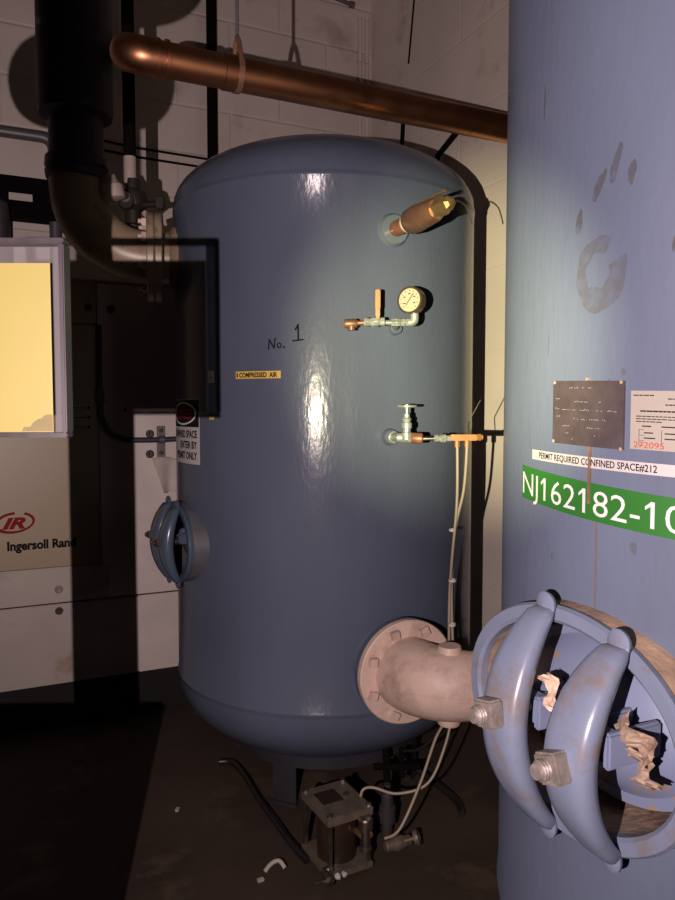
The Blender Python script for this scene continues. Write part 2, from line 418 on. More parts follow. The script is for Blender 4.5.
def manway(tank, c, th, z, yokes, a=.25, bb=.187, mring='yoke', mcover='cover', mneck='dust', wid=.019, mnut='bolt', nk=1.0, bulge=.095, h=.042):
    p, n, tt = surf(c, th, z, 0)
    rot = Matrix((tt, UP, n)).transposed()
    NN = 72

    def oval(k, r_off, hh): # points round an oval
        A = 2 * math.pi * k / NN
        return p + tt * ((a + r_off) * math.cos(A)) + UP * ((bb + r_off) * math.sin(A)) + n * hh
    # cut the opening through the shell
    shell = [c_ for c_ in tank.children if c_.name.startswith('shell')][0]
    o0 = Vector(shell['_w']); vs = [oval(k, -.020, hh) - o0 for hh in (-.125, .15) for k in range(NN)]
    fs = [tuple(range(NN))[::-1], tuple(range(NN, 2 * NN))] + [(k, (k + 1) % NN, NN + (k + 1) % NN, NN + k) for k in range(NN)]
    cm = bpy.data.meshes.new('cut'); cm.from_pydata(vs, [], fs); bm = bmesh.new(); bm.from_mesh(cm); bmesh.ops.recalc_face_normals(bm, faces=bm.faces[:]); bm.to_mesh(cm); bm.free()
    co = bpy.data.objects.new('cut', cm); COL.objects.link(co); co.parent = tank
    md = shell.modifiers.new('cut', 'BOOLEAN'); md.operation = 'DIFFERENCE'; md.solver = 'EXACT'; md.object = co
    bpy.context.view_layer.update()
    me = bpy.data.meshes.new_from_object(shell.evaluated_get(bpy.context.evaluated_depsgraph_get()))
    shell.modifiers.clear(); shell.data = me; bpy.data.objects.remove(co)
    me.polygons.foreach_set('use_smooth', [True] * len(me.polygons)); me.set_sharp_from_angle(angle=R_(50))
    # neck (welded saddle): outer and inner wall running down into the shell
    vs = []; fs = []
    for k in range(NN):
        vs += [oval(k, -.002, h - .012), oval(k, .012, -.075 if abs(math.cos(2 * math.pi * k / NN)) > .3 else -.04), oval(k, -.026, -.12), oval(k, -.026, h - .012)]
    for k in range(NN):
        q = (k + 1) % NN
        for j in range(4):
            jj = (j + 1) % 4; fs.append((4 * k + j, 4 * q + j, 4 * q + jj, 4 * k + jj))
    neck = MB().add(vs, fs).build('manway_neck', M[mneck], tank)
    vs = []; fs = []; sec = [(-.027, h - .016), (.001, h - .016), (.004, h - .004), (0, h + .003), (-.020, h + .003), (-.026, h - .002)]
    for k in range(NN): vs += [oval(k, *s) for s in sec]
    S = len(sec)
    for k in range(NN):
        q = (k + 1) % NN
        for j in range(S):
            jj = (j + 1) % S; fs.append((S * k + j, S * q + j, S * q + jj, S * k + jj))
    MB().add(vs, fs).build('manway_ring', M[mring], neck)
    # dished cover inside the neck
    prof = [(0, .012), (.05, .011), (.12, .004), (.17, -.012), (.195, -.03), (.205, -.036), (.232, -.036), (.236, -.05), (0, -.05)]
    prof = [(r * .93 * a / .25, hh + h - .058) for r, hh in prof]
    b = MB()
    vs = []; fs = []
    for (r, hh) in prof:
        for k in range(NN):
            A = 2 * math.pi * k / NN; vs.append(p + tt * (r * math.cos(A)) + UP * (r * (bb - .03) / (a - .012) * math.sin(A)) + n * hh)
    for j in range(len(prof) - 1):
        for k in range(NN):
            q = (k + 1) % NN; fs.append((j * NN + k, j * NN + q, (j + 1) * NN + q, (j + 1) * NN + k))
    cover = MB().add(vs, fs).build('manway_cover', M[mcover], tank)
    for (o, lean) in yokes:
        zt = bb * math.sqrt(max(0, 1 - (o / a) ** 2)) - .004
        K = 28; vs = []; fs = []; sec_n = 14
        for i in range(K + 1):
            s = i / K; x = -1 + 2 * s                      # -1 bottom .. 1 top
            zz = x * (zt + .004)
            hh = h + .006 + bulge * (max(0.0, 1 - abs(x) ** 2.0)) ** .9
            w = .022 + wid * (1 - abs(x) ** 3)          # half width
            if i in (0, K): w *= .75
            th_ = .013 + .010 * (1 - x * x)              # half thickness
            # tangent
            dx = .001; h2 = h + .006 + bulge * (max(0.0, 1 - min(1, abs(x + dx)) ** 2.0)) ** .9
            tg = Vector((0, 0, 0)) + UP * (dx * zt) + n * (h2 - hh) * (1 if abs(x) < .98 else .3)
            tg.normalize(); nn = tt.cross(tg) * -1
            if nn.dot(n) < 0 and abs(x) < .9: nn = -nn
            if abs(x) >= .9: nn = (nn if nn.dot(n) > -0.2 else -nn)
            cpt = p + tt * (o + lean * x) + UP * zz + n * hh
            for k in range(sec_n):
                A = 2 * math.pi * k / sec_n; ca, sa = math.cos(A), math.sin(A)
                px = math.copysign(abs(ca) ** .6, ca) * w; py = math.copysign(abs(sa) ** .7, sa) * th_
                vs.append(cpt + tt * px + nn * py)
        for i in range(K):
            for k in range(sec_n):
                q = (k + 1) % sec_n; fs.append((i * sec_n + k, i * sec_n + q, (i + 1) * sec_n + q, (i + 1) * sec_n + k))
        fs += [tuple(range(sec_n)), tuple(K * sec_n + k for k in range(sec_n))]
        yb = MB().add(vs, fs)
        for sg in (-1, 1):                                 # rounded feet hooked over the ring
            yb.lathe([(0, -.008), (.014, -.008), (.021, -.004), (.0215, .002), (.014, .006), (0, .007)], p + tt * (o + lean * sg) + UP * (sg * (zt + .008)) + n * (h + .008), n, 18)
        y = yb.build('yoke', M[mring], tank, ang=60)
        # square nut, washer end and threaded stud
        top = h + .006 + bulge + .018
        b = MB(); nut_block(b, p + tt * o + UP * (.026 - .20 * max(o, 0)) + n * top, n, tt, .045 * nk, .028 * nk, .25 + o)
        b.build('nut', M[mnut], y)
        zo = UP * (.026 - .20 * max(o, 0)); prof = [(.014 * nk, 0)]
        for i in range(9): prof += [(.0155 * nk, (.002 + i * .005) * nk), (.0130 * nk, (.0045 + i * .005) * nk)]
        prof += [(.011 * nk, .050 * nk), (0, .051 * nk)]
        b = MB().lathe(prof, p + tt * o + zo + n * (top - .003), n, 20)
        b.cyl(p + tt * o + zo + n * (h - .04), p + tt * o + zo + n * top, .0125)
        b.build('stud', M[mnut], y)
        # lug on the cover that takes the stud
        b = MB()
        for s2 in (-1, 1):
            b.box(p + tt * (o + s2 * .026 * nk) + UP * .02 + n * (h - (0 if nk == 1 else .03)), (.014 * nk, .055 * nk, .07 + .04 * (nk == 1)), rot, .004)
        b.box(p + tt * o + UP * .02 + n * (h + (.035 if nk == 1 else -.01)), (.055 * nk, .045 * nk, .03), rot, .004)
        lab(b.build('stud_lug', M[mcover], cover), 'blue lug pair holding the stud')
    return p, n, tt, cover, rot


def crumple(name, parent, c, rot, w, hgt, seed, m):
    rnd = random.Random(seed); nx, ny = 9, 7; vs = []; fs = []
    for L in (0, .0015):
        for j in range(ny + 1):
            for i in range(nx + 1):
                x = (i / nx - .5) * w; y = (j / ny - .5) * hgt
                rnd2 = random.Random(seed * 100 + j * 20 + i)
                z = .012 * math.sin(9 * i / nx + seed) + (rnd2.random() - .5) * .006 + L
                e = (rnd2.random() - .5) * .010
                vs.append(Vector(c) + rot @ Vector((x + e + y * .3, y + e - x * .15, z)))
    W = nx + 1; K = W * (ny + 1)
    for j in range(ny):
        for i in range(nx):
            a = j * W + i; fs += [(a, a + 1, a + 1 + W, a + W), (K + a, K + a + W, K + a + W + 1, K + a + 1)]
    for i in range(nx):
        fs += [(i, K + i, K + i + 1, i + 1)]; a = ny * W + i; fs += [(a, a + 1, K + a + 1, K + a)]
    for j in range(ny):
        a = j * W; fs += [(a, a + W, K + a + W, K + a)]; a = j * W + nx; fs += [(a, K + a, K + a + W, a + W)]
    return MB().add(vs, fs).build(name, m, parent, smooth=False)


# ---- the far tank
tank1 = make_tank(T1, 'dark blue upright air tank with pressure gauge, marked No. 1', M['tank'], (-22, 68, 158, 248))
f1 = cylmap(T1)
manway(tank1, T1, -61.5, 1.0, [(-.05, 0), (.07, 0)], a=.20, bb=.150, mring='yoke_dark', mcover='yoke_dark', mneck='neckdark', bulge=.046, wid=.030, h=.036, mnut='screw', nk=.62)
patch('sticker', M['yellow'], tank1, f1, U(-29), 1.607, U(-12.9), 1.632)['label'] = 'yellow COMPRESSED AIR sticker'
text('sticker_lettering', 'COMPRESSED  AIR', M['ink'], tank1, f1, U(-27.6), 1.6115, .0165, U(13.6), bold=.035)
patch('sticker_arrow', M['ink'], tank1, f1, U(-28.6), 1.612, U(-28.1), 1.627, 2, 2, .002)
# handwritten marker: No. 1


def stroke(b, f, pts, w, lift=.0016):
    for (a, c) in zip(pts[:-1], pts[1:]):
        dx, dy = c[0] - a[0], c[1] - a[1]; L = math.hypot(dx, dy) or 1; nx, ny = -dy / L * w / 2, dx / L * w / 2
        ex, ey = dx / L * w * .3, dy / L * w * .3
        q = [(a[0] - ex + nx, a[1] - ey + ny), (a[0] - ex - nx, a[1] - ey - ny), (c[0] + ex - nx, c[1] + ey - ny), (c[0] + ex + nx, c[1] + ey + ny)]
        b.add([f(x, y, lift) for x, y in q], [(0, 1, 2, 3)])


b = MB(); u0 = U(-16.9)
stroke(b, f1, [(u0, 1.705), (u0 + .003, 1.737), (u0 + .020, 1.708), (u0 + .024, 1.742)], .0046)
oc = [(u0 + .038 + .007 * math.cos(k * .7), 1.717 + .008 * math.sin(k * .7)) for k in range(10)]
stroke(b, f1, oc, .004); stroke(b, f1, [(u0 + .052, 1.710), (u0 + .056, 1.711)], .006)
b.build('marker_lettering', M['ink'], tank1, smooth=False, fix=False); b = MB()
stroke(b, f1, [(u0 + .094, 1.768), (u0 + .103, 1.785), (u0 + .104, 1.733)], .0058)
stroke(b, f1, [(u0 + .085, 1.731), (u0 + .120, 1.735)], .0052)
b.build('marker_numeral', M['ink'], tank1, smooth=False, fix=False)
# danger sign round the left side
patch('warning_sign', M['white'], tank1, f1, U(-73), 1.300, U(-46.9), 1.540)
patch('warning_sign_header', M['ink'], tank1, f1, U(-72.6), 1.437, U(-47.2), 1.537, 24, 4, .0018)
ov = MB(); cen = (U(-60), 1.487); q = []
for k in range(40):
    A = 2 * math.pi * k / 40
    for rr in (1, .9): q.append(f1(cen[0] + .122 * rr * math.cos(A), cen[1] + .043 * (rr if rr == 1 else .86) * math.sin(A), .0024))
ov.add(q, [(2 * k, 2 * k + 1, (2 * k + 3) % 80, (2 * k + 2) % 80) for k in range(40)]).build('warning_sign_oval', M['lettwhite'], tank1, smooth=False, fix=False)
text('warning_sign_title', 'DANGER', M['irred'], tank1, f1, U(-69), 1.468, .038, U(18), bold=.03, lift=.0026)
for i, w in enumerate(('CONFINED SPACE', 'ENTER BY', 'PERMIT ONLY')):
    wd = (U(23.8), U(14.5), U(19.5))[i]
    text('warning_sign_line', w, M['ink'], tank1, f1, U(-48.4) - wd, 1.398 - i * .040, .027, wd, bold=.035)
lab(patch('small_tag', M['cert'], tank1, f1, U(-41.6), 1.597, U(-38.6), 1.638, 6, 3), 'small beige tag above the warning sign')
b = MB()
for i in range(3): stroke(b, f1, [(U(-41), 1.604 + i * .007), (U(-39.4), 1.604 + i * .007)], .002, .002)
b.build('small_tag_lines', M['ink'], tank1, smooth=False, fix=False)
lab(patch('yellow_tag', M['yellow'], tank1, f1, U(-41.2), 1.466, U(-38.8), 1.476, 6, 2), 'thin yellow tag at the tank side')


def coupling(tank, c, th, z, r, off, m, r_in):
    p, n, tt = surf(c, th, z, 0)
    return MB().ring([(r_in, -.03), (r * 1.18, -.03), (r * 1.12, .004), (r, .012), (r, off - .004), (r - .004, off), (r_in, off)], p, n, 40).build('coupling', m, tank)


coupling(tank1, T1, 23.4, 2.106, .050, .022, M['glossring'], .02)
coupling(tank1, T1, 24.1, 1.778, .022, .02, M['tank'], .008)
coupling(tank1, T1, 22.4, 1.408, .026, .022, M['tank'], .01)


def flange_ring(b, c, n, r, th, r_in):
    b.ring([(r_in, 0), (r - .004, 0), (r, .004), (r, th - .004), (r - .004, th), (r_in, th)], c, n, 64)


def nozzle(tank, c, th, z, r, fr, off, name_m):
    p, n, tt = surf(c, th, z, 0); b = MB()
    b.cyl(p - n * .06, p + n * (off - .028), r, n=48)
    b.ring([(r, .0), (r * 1.35, -.02), (r * 1.2, .008), (r, .018)], p, n, 48)
    o = b.build('nozzle', name_m, tank)
    b = MB(); flange_ring(b, p + n * (off - .03), n, fr, .028, .05); b.build('nozzle_flange', name_m, o)
    return p + n * off, n, tt


NL = nozzle(tank1, T1, 23.2, .628, .105, .172, .10, M['tank'])
NU = nozzle(tank1, T1, -76, 2.095, .10, .172, .075, M['tanpipe'])

# ---- the near tank
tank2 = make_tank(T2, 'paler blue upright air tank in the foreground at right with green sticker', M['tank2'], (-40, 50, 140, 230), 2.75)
f2 = cylmap(T2)
p, n, tt, cover, rot = manway(tank2, T2, -64.1, .982, [(-.03, -.006), (.118, .004)], bulge=.092, wid=.022)
lab(crumple('tape_scrap', cover, p + tt * .025 + UP * .052 + n * .085, rot @ Matrix.Rotation(-.75, 3, 'Z'), .080, .030, 3, M['tape']), 'torn cream tape on the cover')
crumple('tape_scrap', cover, p + tt * .165 + UP * .04 + n * .060, rot @ Matrix.Rotation(-.3, 3, 'Z'), .075, .036, 5, M['tape2'])
crumple('tape_scrap', cover, p + tt * .170 - UP * .004 + n * .050, rot @ Matrix.Rotation(-.7, 3, 'Z'), .062, .024, 8, M['tape2'])
crumple('tape_scrap', cover, p + tt * .02 + UP * .005 + n * .06, rot @ Matrix.Rotation(-.9, 3, 'Z'), .03, .02, 9, M['tape'])

sl = -.052


def tilt(u_ref, slope):
    return lambda u, v: (u, v + (u - u_ref) * slope)


def f2t(u_ref, slope):
    return lambda u, v, l: f2(u, v + (u - u_ref) * slope, l)


ug = U(-82.8); fg = f2t(ug, -.072)
patch('number_sticker', M['green'], tank2, fg, ug, 1.333, U(-34), 1.395, 40, 2)
text('number_sticker_lettering', 'NJ162182-10', M['lettwhite'], tank2, fg, U(-82.2), 1.3425, .044, U(34.6), bold=-.004, flags=True)
fw = f2t(U(-78.7), -.028)
patch('permit_sticker', M['white'], tank2, fw, U(-78.7), 1.409, U(-34), 1.427, 40, 2)
text('permit_sticker_lettering', 'PERMIT REQUIRED CONFINED SPACE#212', M['ink'], tank2, fw, U(-76.2), 1.4130, .0115, U(24.4), bold=.012)
fp = f2t(U(-72), -.035)
nb = lab(patch('nameplate', M['plate'], tank2, fp, U(-71.9), 1.443, U(-57.1), 1.551, 16, 6, .004), 'brown stamped metal nameplate')
b = MB(); rr = random.Random(4)
for (v, a, e, dens) in ((1.539, .28, .62, .7), (1.520, .06, .14, .9), (1.516, .34, .72, .6), (1.503, .05, .12, .8), (1.502, .17, .92, .75), (1.489, .08, .12, .9), (1.487, .3, .8, .55), (1.474, .18, .34, .6), (1.473, .55, .72, .6), (1.462, .2, .32, .5), (1.461, .62, .72, .5), (1.452, .3, .38, .5)):
    u = a
    while u < e:
        if rr.random() < dens:
            hh = rr.uniform(.002, .005); uu = U(-71.9) + u * U(14.8)
            stroke(b, fp, [(uu, v), (uu + rr.uniform(.001, .0035), v + rr.uniform(-.0005, hh * .5))], .0011, .0046)
        u += .028
b.build('nameplate_embossing', M['platetick'], nb, smooth=False, fix=False)
for (a, v) in ((-71.5, 1.548), (-57.6, 1.549), (-71.6, 1.446), (-57.5, 1.444), (-64, 1.554)):
    q = fp(U(a), v, .004); MB().lathe([(.003, -.004), (.003, .001), (.002, .0015), (0, .002)], q, q - Vector((T2[0], T2[1], q.z)), 10).build('rivet', M['dust'], nb)
fc = f2t(U(-56), -.030)
cb = lab(patch('certificate', M['cert'], tank2, fc, U(-56.1), 1.440, U(-40), 1.530, 20, 4, .0015), 'cream inspection certificate card')
b = MB()
uc = U(-56.1); cw = U(16.1)
for (v, a, e, w) in ((1.523, .03, .22, .0016), (1.518, .35, .75, .0016), (1.513, .42, .7, .0013), (1.509, .33, .8, .0018), (1.499, .1, .95, .0022), (1.491, .06, .97, .0014), (1.487, .06, .97, .0014), (1.483, .06, .3, .0014)):
    u = a
    while u < e - .02:
        l = rr.uniform(.02, .05); stroke(b, fc, [(uc + u * cw, v), (uc + min(e, u + l) * cw, v)], w, .0024); u += l + .012
for (v, a, e) in ((1.476, .12, .20), (1.476, .30, .46), (1.476, .58, .75), (1.466, .14, .22), (1.466, .33, .42), (1.458, .14, .24), (1.458, .33, .45), (1.466, .6, .7)):
    stroke(b, fc, [(uc + a * cw, v), (uc + e * cw, v)], .0018, .0024)
for v in (1.471, 1.462, 1.454, 1.446): stroke(b, fc, [(uc + .09 * cw, v), (uc + .95 * cw, v)], .0006, .0024)
for u in (.09, .3, .55, .78, .95): stroke(b, fc, [(uc + u * cw, 1.446), (uc + u * cw, 1.471)], .0006, .0024)
b.build('certificate_print', M['ink'], cb, smooth=False, fix=False)
text('certificate_number', '272095', M['red'], cb, fc, uc + .04 * cw, 1.4425, .0100, U(4.6), bold=.0, lift=.0028)


def blob(name, m, parent, f, u, v, w, h, seed, lean=0, lift=.0007):
    rnd = random.Random(seed); K = 26; ph = [rnd.uniform(0, 6.28) for _ in range(5)]; pts = []
    for k in range(K):
        A = 2 * math.pi * k / K; r = 1 + .16 * math.sin(2 * A + ph[0]) + .10 * math.sin(3 * A + ph[1]) + .06 * math.sin(7 * A + ph[2])
        y = r * math.sin(A) * h / 2; pts.append((u + r * math.cos(A) * w / 2 + lean * y, v + y))
    vs = [f(u, v, lift)]; fs = []
    for s in (.5, 1): vs += [f(u + (x - u) * s, v + (y - v) * s, lift) for x, y in pts]
    for k in range(K):
        q = (k + 1) % K; fs += [(0, 1 + k, 1 + q), (1 + k, 1 + K + k, 1 + K + q, 1 + q)]
    return MB().add(vs, fs).build(name, m, parent, smooth=False, fix=False)


def smear_mat(name, col, alpha, scale=60):
    m = mat(name, col, .8); nt = m.node_tree; N = nt.nodes; b = N['Principled BSDF']
    tc = N.new('ShaderNodeTexCoord'); n = N.new('ShaderNodeTexNoise'); n.inputs['Scale'].default_value = scale; n.inputs['Detail'].default_value = 5
    nt.links.new(tc.outputs['Object'], n.inputs['Vector'])
    r = N.new('ShaderNodeMapRange'); r.inputs[1].default_value = .35; r.inputs[2].default_value = .62; r.inputs[3].default_value = alpha * .25; r.inputs[4].default_value = alpha
    nt.links.new(n.outputs[0], r.inputs[0]); nt.links.new(r.outputs[0], b.inputs['Alpha'])
    return m


M['smear'] = smear_mat('hand_smear', (.085, .075, .075), .55)
M['smear_light'] = smear_mat('faint_smear', (.12, .11, .11), .42)
M['drip'] = smear_mat('rust_drip', (.19, .115, .07), .95, 25)
M['dripf'] = smear_mat('faint_drip', (.22, .14, .09), .55, 20)
# a greasy hand print: finger tips and a C-shaped palm
prints = [(612, 158, .014, .033, .5), (598, 180, .014, .030, .35), (627, 180, .012, .020, 0), (579, 210, .009, .030, .1), (660, 240, .012, .034, .2)]
for i, (u, v, w, h, ln) in enumerate([(-59.6, 1.886, .017, .052, .25), (-62.6, 1.860, .016, .050, .4), (-56.8, 1.865, .015, .034, 0), (-66.6, 1.812, .013, .046, .15), (-50.0, 1.745, .010, .028, .2)]):
    blob('finger_smear', M['smear'], tank2, f2, U(u), v, w, h, i, ln)
K = 30; vs = []; fs = []
for k in range(K + 1):
    A = R_(60 + 320 * k / K); w = .023 + .010 * math.sin(k * 1.1) * .4 + (.012 if A > R_(230) else 0)
    for s in (-.5, .5):
        rr_ = .040 + s * w; vs.append(f2(U(-62.4) + rr_ * math.cos(A) * .95, 1.722 + rr_ * math.sin(A) * 1.12, .0007))
for k in range(K): fs.append((2 * k, 2 * k + 1, 2 * k + 3, 2 * k + 2))
MB().add(vs, fs).build('palm_smear', M['smear_light'], tank2, smooth=False, fix=False)
blob('rust_drip', M['smear'], tank2, f2, U(-76.3), 2.05, .005, .06, 31)
patch('rust_drip', M['drip'], tank2, f2, U(-63.6), 1.345, U(-63.1), 1.444, 2, 6, .0030)
patch('rust_drip', M['dripf'], tank2, f2, U(-62.0), 1.15, U(-61.7), 1.335, 2, 6, .0007)
for i, (u, v, w, h) in enumerate([(-55.2, 1.285, .012, .02), (-57.5, 1.56, .008, .012), (-60, 1.545, .006, .01), (-72, 1.24, .008, .014), (-80, 1.45, .003, .05), (-77, 1.50, .003, .04), (-74, 1.62, .004, .05)]):
    blob('scuff_mark', M['smear_light'], tank2, f2, U(u), v, w, h, 40 + i)

# ------------------------------------------------------------ cream elbow on the low nozzle
(c0, n, tt) = NL
el = thing('flanged_pipe_elbow', 'cream painted flanged elbow bolted low on the dark blue tank', 'pipe elbow', (c0.x + .1, c0.y - .1, .3))
b = MB(); flange_ring(b, c0, n, .175, .028, .05); fl = b.build('flange', M['cream'], el)
for k in range(8):
    A = math.pi / 8 + k * math.pi / 4
    q = c0 + tt * (.146 * math.cos(A)) + UP * (.146 * math.sin(A)) + n * .028
    b = MB(); b.lathe([(.020, 0), (.020, .003)], q, n, 16); nut_block(b, q, n, tt, .028, .022, A * 1.7); b.build('bolt', M['cream'], fl)
dirR = AL.copy(); Rb = .19
path = []; rad = []
cc = c0 + n * .028 + tt * Rb
for i in range(0, 19):
    A = math.pi / 2 * i / 18
    path.append(cc - tt * Rb * math.cos(A) + n * Rb * math.sin(A)); rad.append(.120 - .014 * min(1, (i / 14) ** 1.8))
path = [c0 + n * .02] + path; rad = [.122] + rad
endp = path[-1] + tt * .055; path.append(endp); rad.append(.106)
b = MB(); b.tube(path, rad, 40)
b.build('elbow_body', M['cream'], el)
b = MB()
mid = path[11]
b.tube([path[i] + (path[i] - cc).normalized() * (rad[i] + .0005) + UP * 0 for i in range(2, 19)], .003, 6); b.build('casting_seam', M['cream'], el)
pm = path[11]
for s in (1, -1):
    b = MB(); b.lathe([(.038, .085), (.038, .120), (.034, .127), (0, .127)], pm, UP * s, 28); b.build('boss_plug', M['cream'], el)
b = MB(); b.ring([(.10, -.008), (.118, -.008), (.118, .022), (.10, .022)], endp, tt, 40); b.build('end_collar', M['cream'], el)
# pipe run carrying on to the right-hand wall
run_end = None
tdir = tt.copy()
s_max = (U_R - (endp.x * AL.x + endp.y * AL.y)) / (tdir.x * AL.x + tdir.y * AL.y)
b = MB(); b.cyl(endp + tdir * .01, endp + tdir * s_max, .098, n=40)
tag(b.build('pipe_run', M['cream'], loc=tuple(endp)), 'cream painted pipe running from the elbow behind the near tank', 'pipe')

# ------------------------------------------------------------ big elbow and riser at the upper left
(c1, n, tt) = NU
ue = thing('flanged_riser_elbow', 'large beige elbow bolted to the upper left side of the tank', 'pipe elbow', (c1.x - .2, c1.y, 1.9))
b = MB(); flange_ring(b, c1, n, .172, .028, .05); fl = b.build('flange', M['tanpipe'], ue)
for k in range(8):
    A = math.pi / 8 + k * math.pi / 4
    q = c1 + tt * (.138 * math.cos(A)) + UP * (.138 * math.sin(A)) + n * .026
    b = MB(); nut_block(b, q, n, tt, .026, .02, A); b.cyl(q, q + n * .032, .009, n=10); b.build('bolt', M['cream'], fl)
Rb = .255; cc = c1 + n * .026 + UP * Rb; path = [c1 + n * .01]; rad = [.12]
for i in range(0, 19):
    A = math.pi / 2 * i / 18; path.append(cc - UP * Rb * math.cos(A) + n * Rb * math.sin(A)); rad.append(.102)
path.append(path[-1] + UP * .05); rad.append(.102)
MB().tube(path, rad, 40).build('elbow_body', M['tanpipe'], ue)
top = path[-1]
rp = thing('riser_pipe', 'dark vertical riser pipe going up from the large beige elbow to the ceiling', 'pipe', (top.x, top.y, top.z))
MB().cyl(top, (top.x, top.y, 2.62), .10, n=40).build('pipe', M['darkgrey'], rp)
MB().lathe([(.10, 2.60), (.132, 2.61), (.137, 2.63), (.137, H)], (top.x, top.y, 0), UP, 40).build('pipe_jacket', M['darkgrey'], rp)
MB().lathe([(.10, -.04), (.112, -.035), (.116, -.01), (.108, 0), (.116, .01), (.114, .04), (.10, .045)], top + UP * .01, UP, 40).build('coupling', M['darkgrey'], rp)
# small drop pipe with a valve just right of the riser
vp = thing('drop_pipe', 'thin off-white vertical pipe, shade painted black on its upper part, with dark valve above the large elbow', 'pipe', (-.845, 3.0, 2.2))
X, Y = -.848, 3.0
MB().cyl((X, Y, 2.53), (X, Y, H), .025, n=18).build('pipe', M['black'], vp)  # shade on the upper pipe is put in as black colour
lab(MB().cyl((X, Y, 2.42), (X, Y, 2.53), .025, n=18).build('pipe', M['whitepipe'], vp), 'short off-white lower end of the pipe')
b = MB(); b.lathe([(.03, 0), (.045, .01), (.045, .03), (.032, .04), (.03, .09), (.055, .11), (.06, .14), (.05, .17), (.03, .18), (.028, .22)], (X + .01, Y, 2.22), n=24)
b.cyl((X, Y - .06, 2.34), (X + .01, Y + .05, 2.34), .03, n=16); valve = b.build('valve', M['valvedark'], vp)
b = MB(); b.cyl((X + .03, Y - .01, 2.335), (X + .125, Y - .03, 2.335), .013, n=12); b.box((X + .13, Y - .03, 2.335), (.03, .03, .045), None, .004); b.build('handle', M['valvedark'], valve)
b = MB(); b.lathe([(.03, -.03), (.05, -.025), (.05, .02), (.036, .035), (.03, .06), (0, .065)], (-.865, 2.80, 2.33), (-.2, -.1, 1), 24)
b.cyl((-.868, 2.80, 2.34), (X, Y, 2.36), .022, n=16); lab(b.build('fitting', M['whitepipe'], vp), 'off-white pipe fitting')

# ------------------------------------------------------------ copper line
cp = thing('copper_pipe', 'large copper pipe crossing above the far tank with an elbow at its left end', 'pipe', (-.507, 2.0, 2.45))
cz = 2.453; P0 = Vector((-.507, 2.002, cz)); rC = .0455
P1 = P0 + AL * (U_R - P0.dot(AL))
MB().cyl(P0, P1, rC, n=40).build('pipe', M['copper'], cp)
ld = Vector((-.20, .98, .46)).normalized(); kn = P0 - AL * .062; ke = kn + ld * .07; path = [P0 + AL * .025]
for i in range(0, 13):
    A = i / 12; path.append(P0 * (1 - A) ** 2 + kn * (2 * A * (1 - A)) + ke * A * A)
path.append(ke + ld * .03)
MB().tube(path, [rC + .003] * len(path), 32).build('elbow', M['copper'], cp)
for d_ in (.016, .043): MB().lathe([(rC, -.006), (rC + .0055, -.005), (rC + .0055, .005), (rC, .006)], P0 + AL * d_, AL, 40).build('joint_collar', M['copper'], cp)
MB().lathe([(rC, -.024), (rC + .003, -.022), (rC + .003, .022), (rC, .024)], P0 + AL * .225, AL, 40).build('joint_collar', M['copper'], cp)
pe = path[-1]; MB().cyl(pe - ld * .01, pe + ld * ((V_B - .005 - pe.dot(AN)) / ld.dot(AN)), rC, n=32).build('return_leg', M['copper'], cp)
q = P0 + AL * .245; ph = thing('pipe_hanger', 'thin hanger rod with forked clevis holding the copper pipe', 'pipe hanger', (q.x, q.y, q.z + rC))
b = MB(); b.cyl(q + UP * (rC + .045), (q.x, q.y, H), .005, n=10); b.build('rod', M['midgrey'], ph)
b = MB()
for s_ in (-1, 1):
    b.tube(smooth_path([q + UP * (rC + .060), q + AN * (s_ * .014) + UP * (rC + .044), q + AN * (s_ * .024) + UP * (rC + .024), q + AN * (s_ * .036) + UP * (rC * .8), q + AN * (s_ * (rC + .005))], 4), .0065, 8)
b.ring([(rC + .001, -.008), (rC + .005, -.008), (rC + .005, .008), (rC + .001, .008)], q, AL, 32)
b.build('clevis', M['brown'], ph)
b = MB(); b.tube([(.43, 4.22, H), (.437, 4.225, 3.85), (.41, 4.28, 3.50)], .005, 8)  # dark cord laid in place of a shadow line on the wall
tag(b.build('cable', M['black'], loc=(.43, 4.22, 3.5)), 'thin black cord standing in for a shadow line down the right wall from the ceiling near the corner', 'cable')

# ------------------------------------------------------------ things on the back wall


def wall_pt(u, z, off=.05): return AL * u + AN * (V_B - off) + UP * z


def wu(x, y): return x * AL.x + y * AL.y


b = MB(); u = wu(-.718, 4.243); b.cyl(wall_pt(u, .3), wall_pt(u, H + .02), .030, n=16)  # black upright cylinder standing off the back wall
tag(b.build('conduit', M['black'], loc=tuple(wall_pt(u, .3))), 'black vertical bar on the back wall just left of the tank top', 'pipe')
for k, (z, lb) in enumerate(((2.955, 'upper of two thin black cables strung level across the back wall'), (2.905, 'lower of two thin black cables strung level across the back wall'))):
    b = MB(); b.tube([wall_pt(wu(-1.4, 3.95), z + .02, .035), wall_pt(wu(-1.1, 4.07), z, .035), wall_pt(u, z - .005, .035)], .007, 8)
    tag(b.build('cable', M['black'], loc=tuple(wall_pt(u, z))), lb, 'cable')
# conduit frame at the far left
ua = wu(-1.541, 3.868) + .045
b = MB(); zc = 2.93
pts = [wall_pt(U_L + .02, zc, .06), wall_pt(ua - .10, zc, .06)]
for i in range(0, 7):
    A = math.pi / 2 * i / 6; pts.append(wall_pt(ua - .06 + .06 * math.sin(A), zc - .06 + .06 * math.cos(A), .06))
pts.append(wall_pt(ua, 1.2, .06))
b.tube(pts, .030, 14)
tag(b.build('conduit', M['midgrey'], loc=tuple(wall_pt(ua, 1.2))), 'grey pipe turning down at a corner on the back wall, far left', 'pipe')
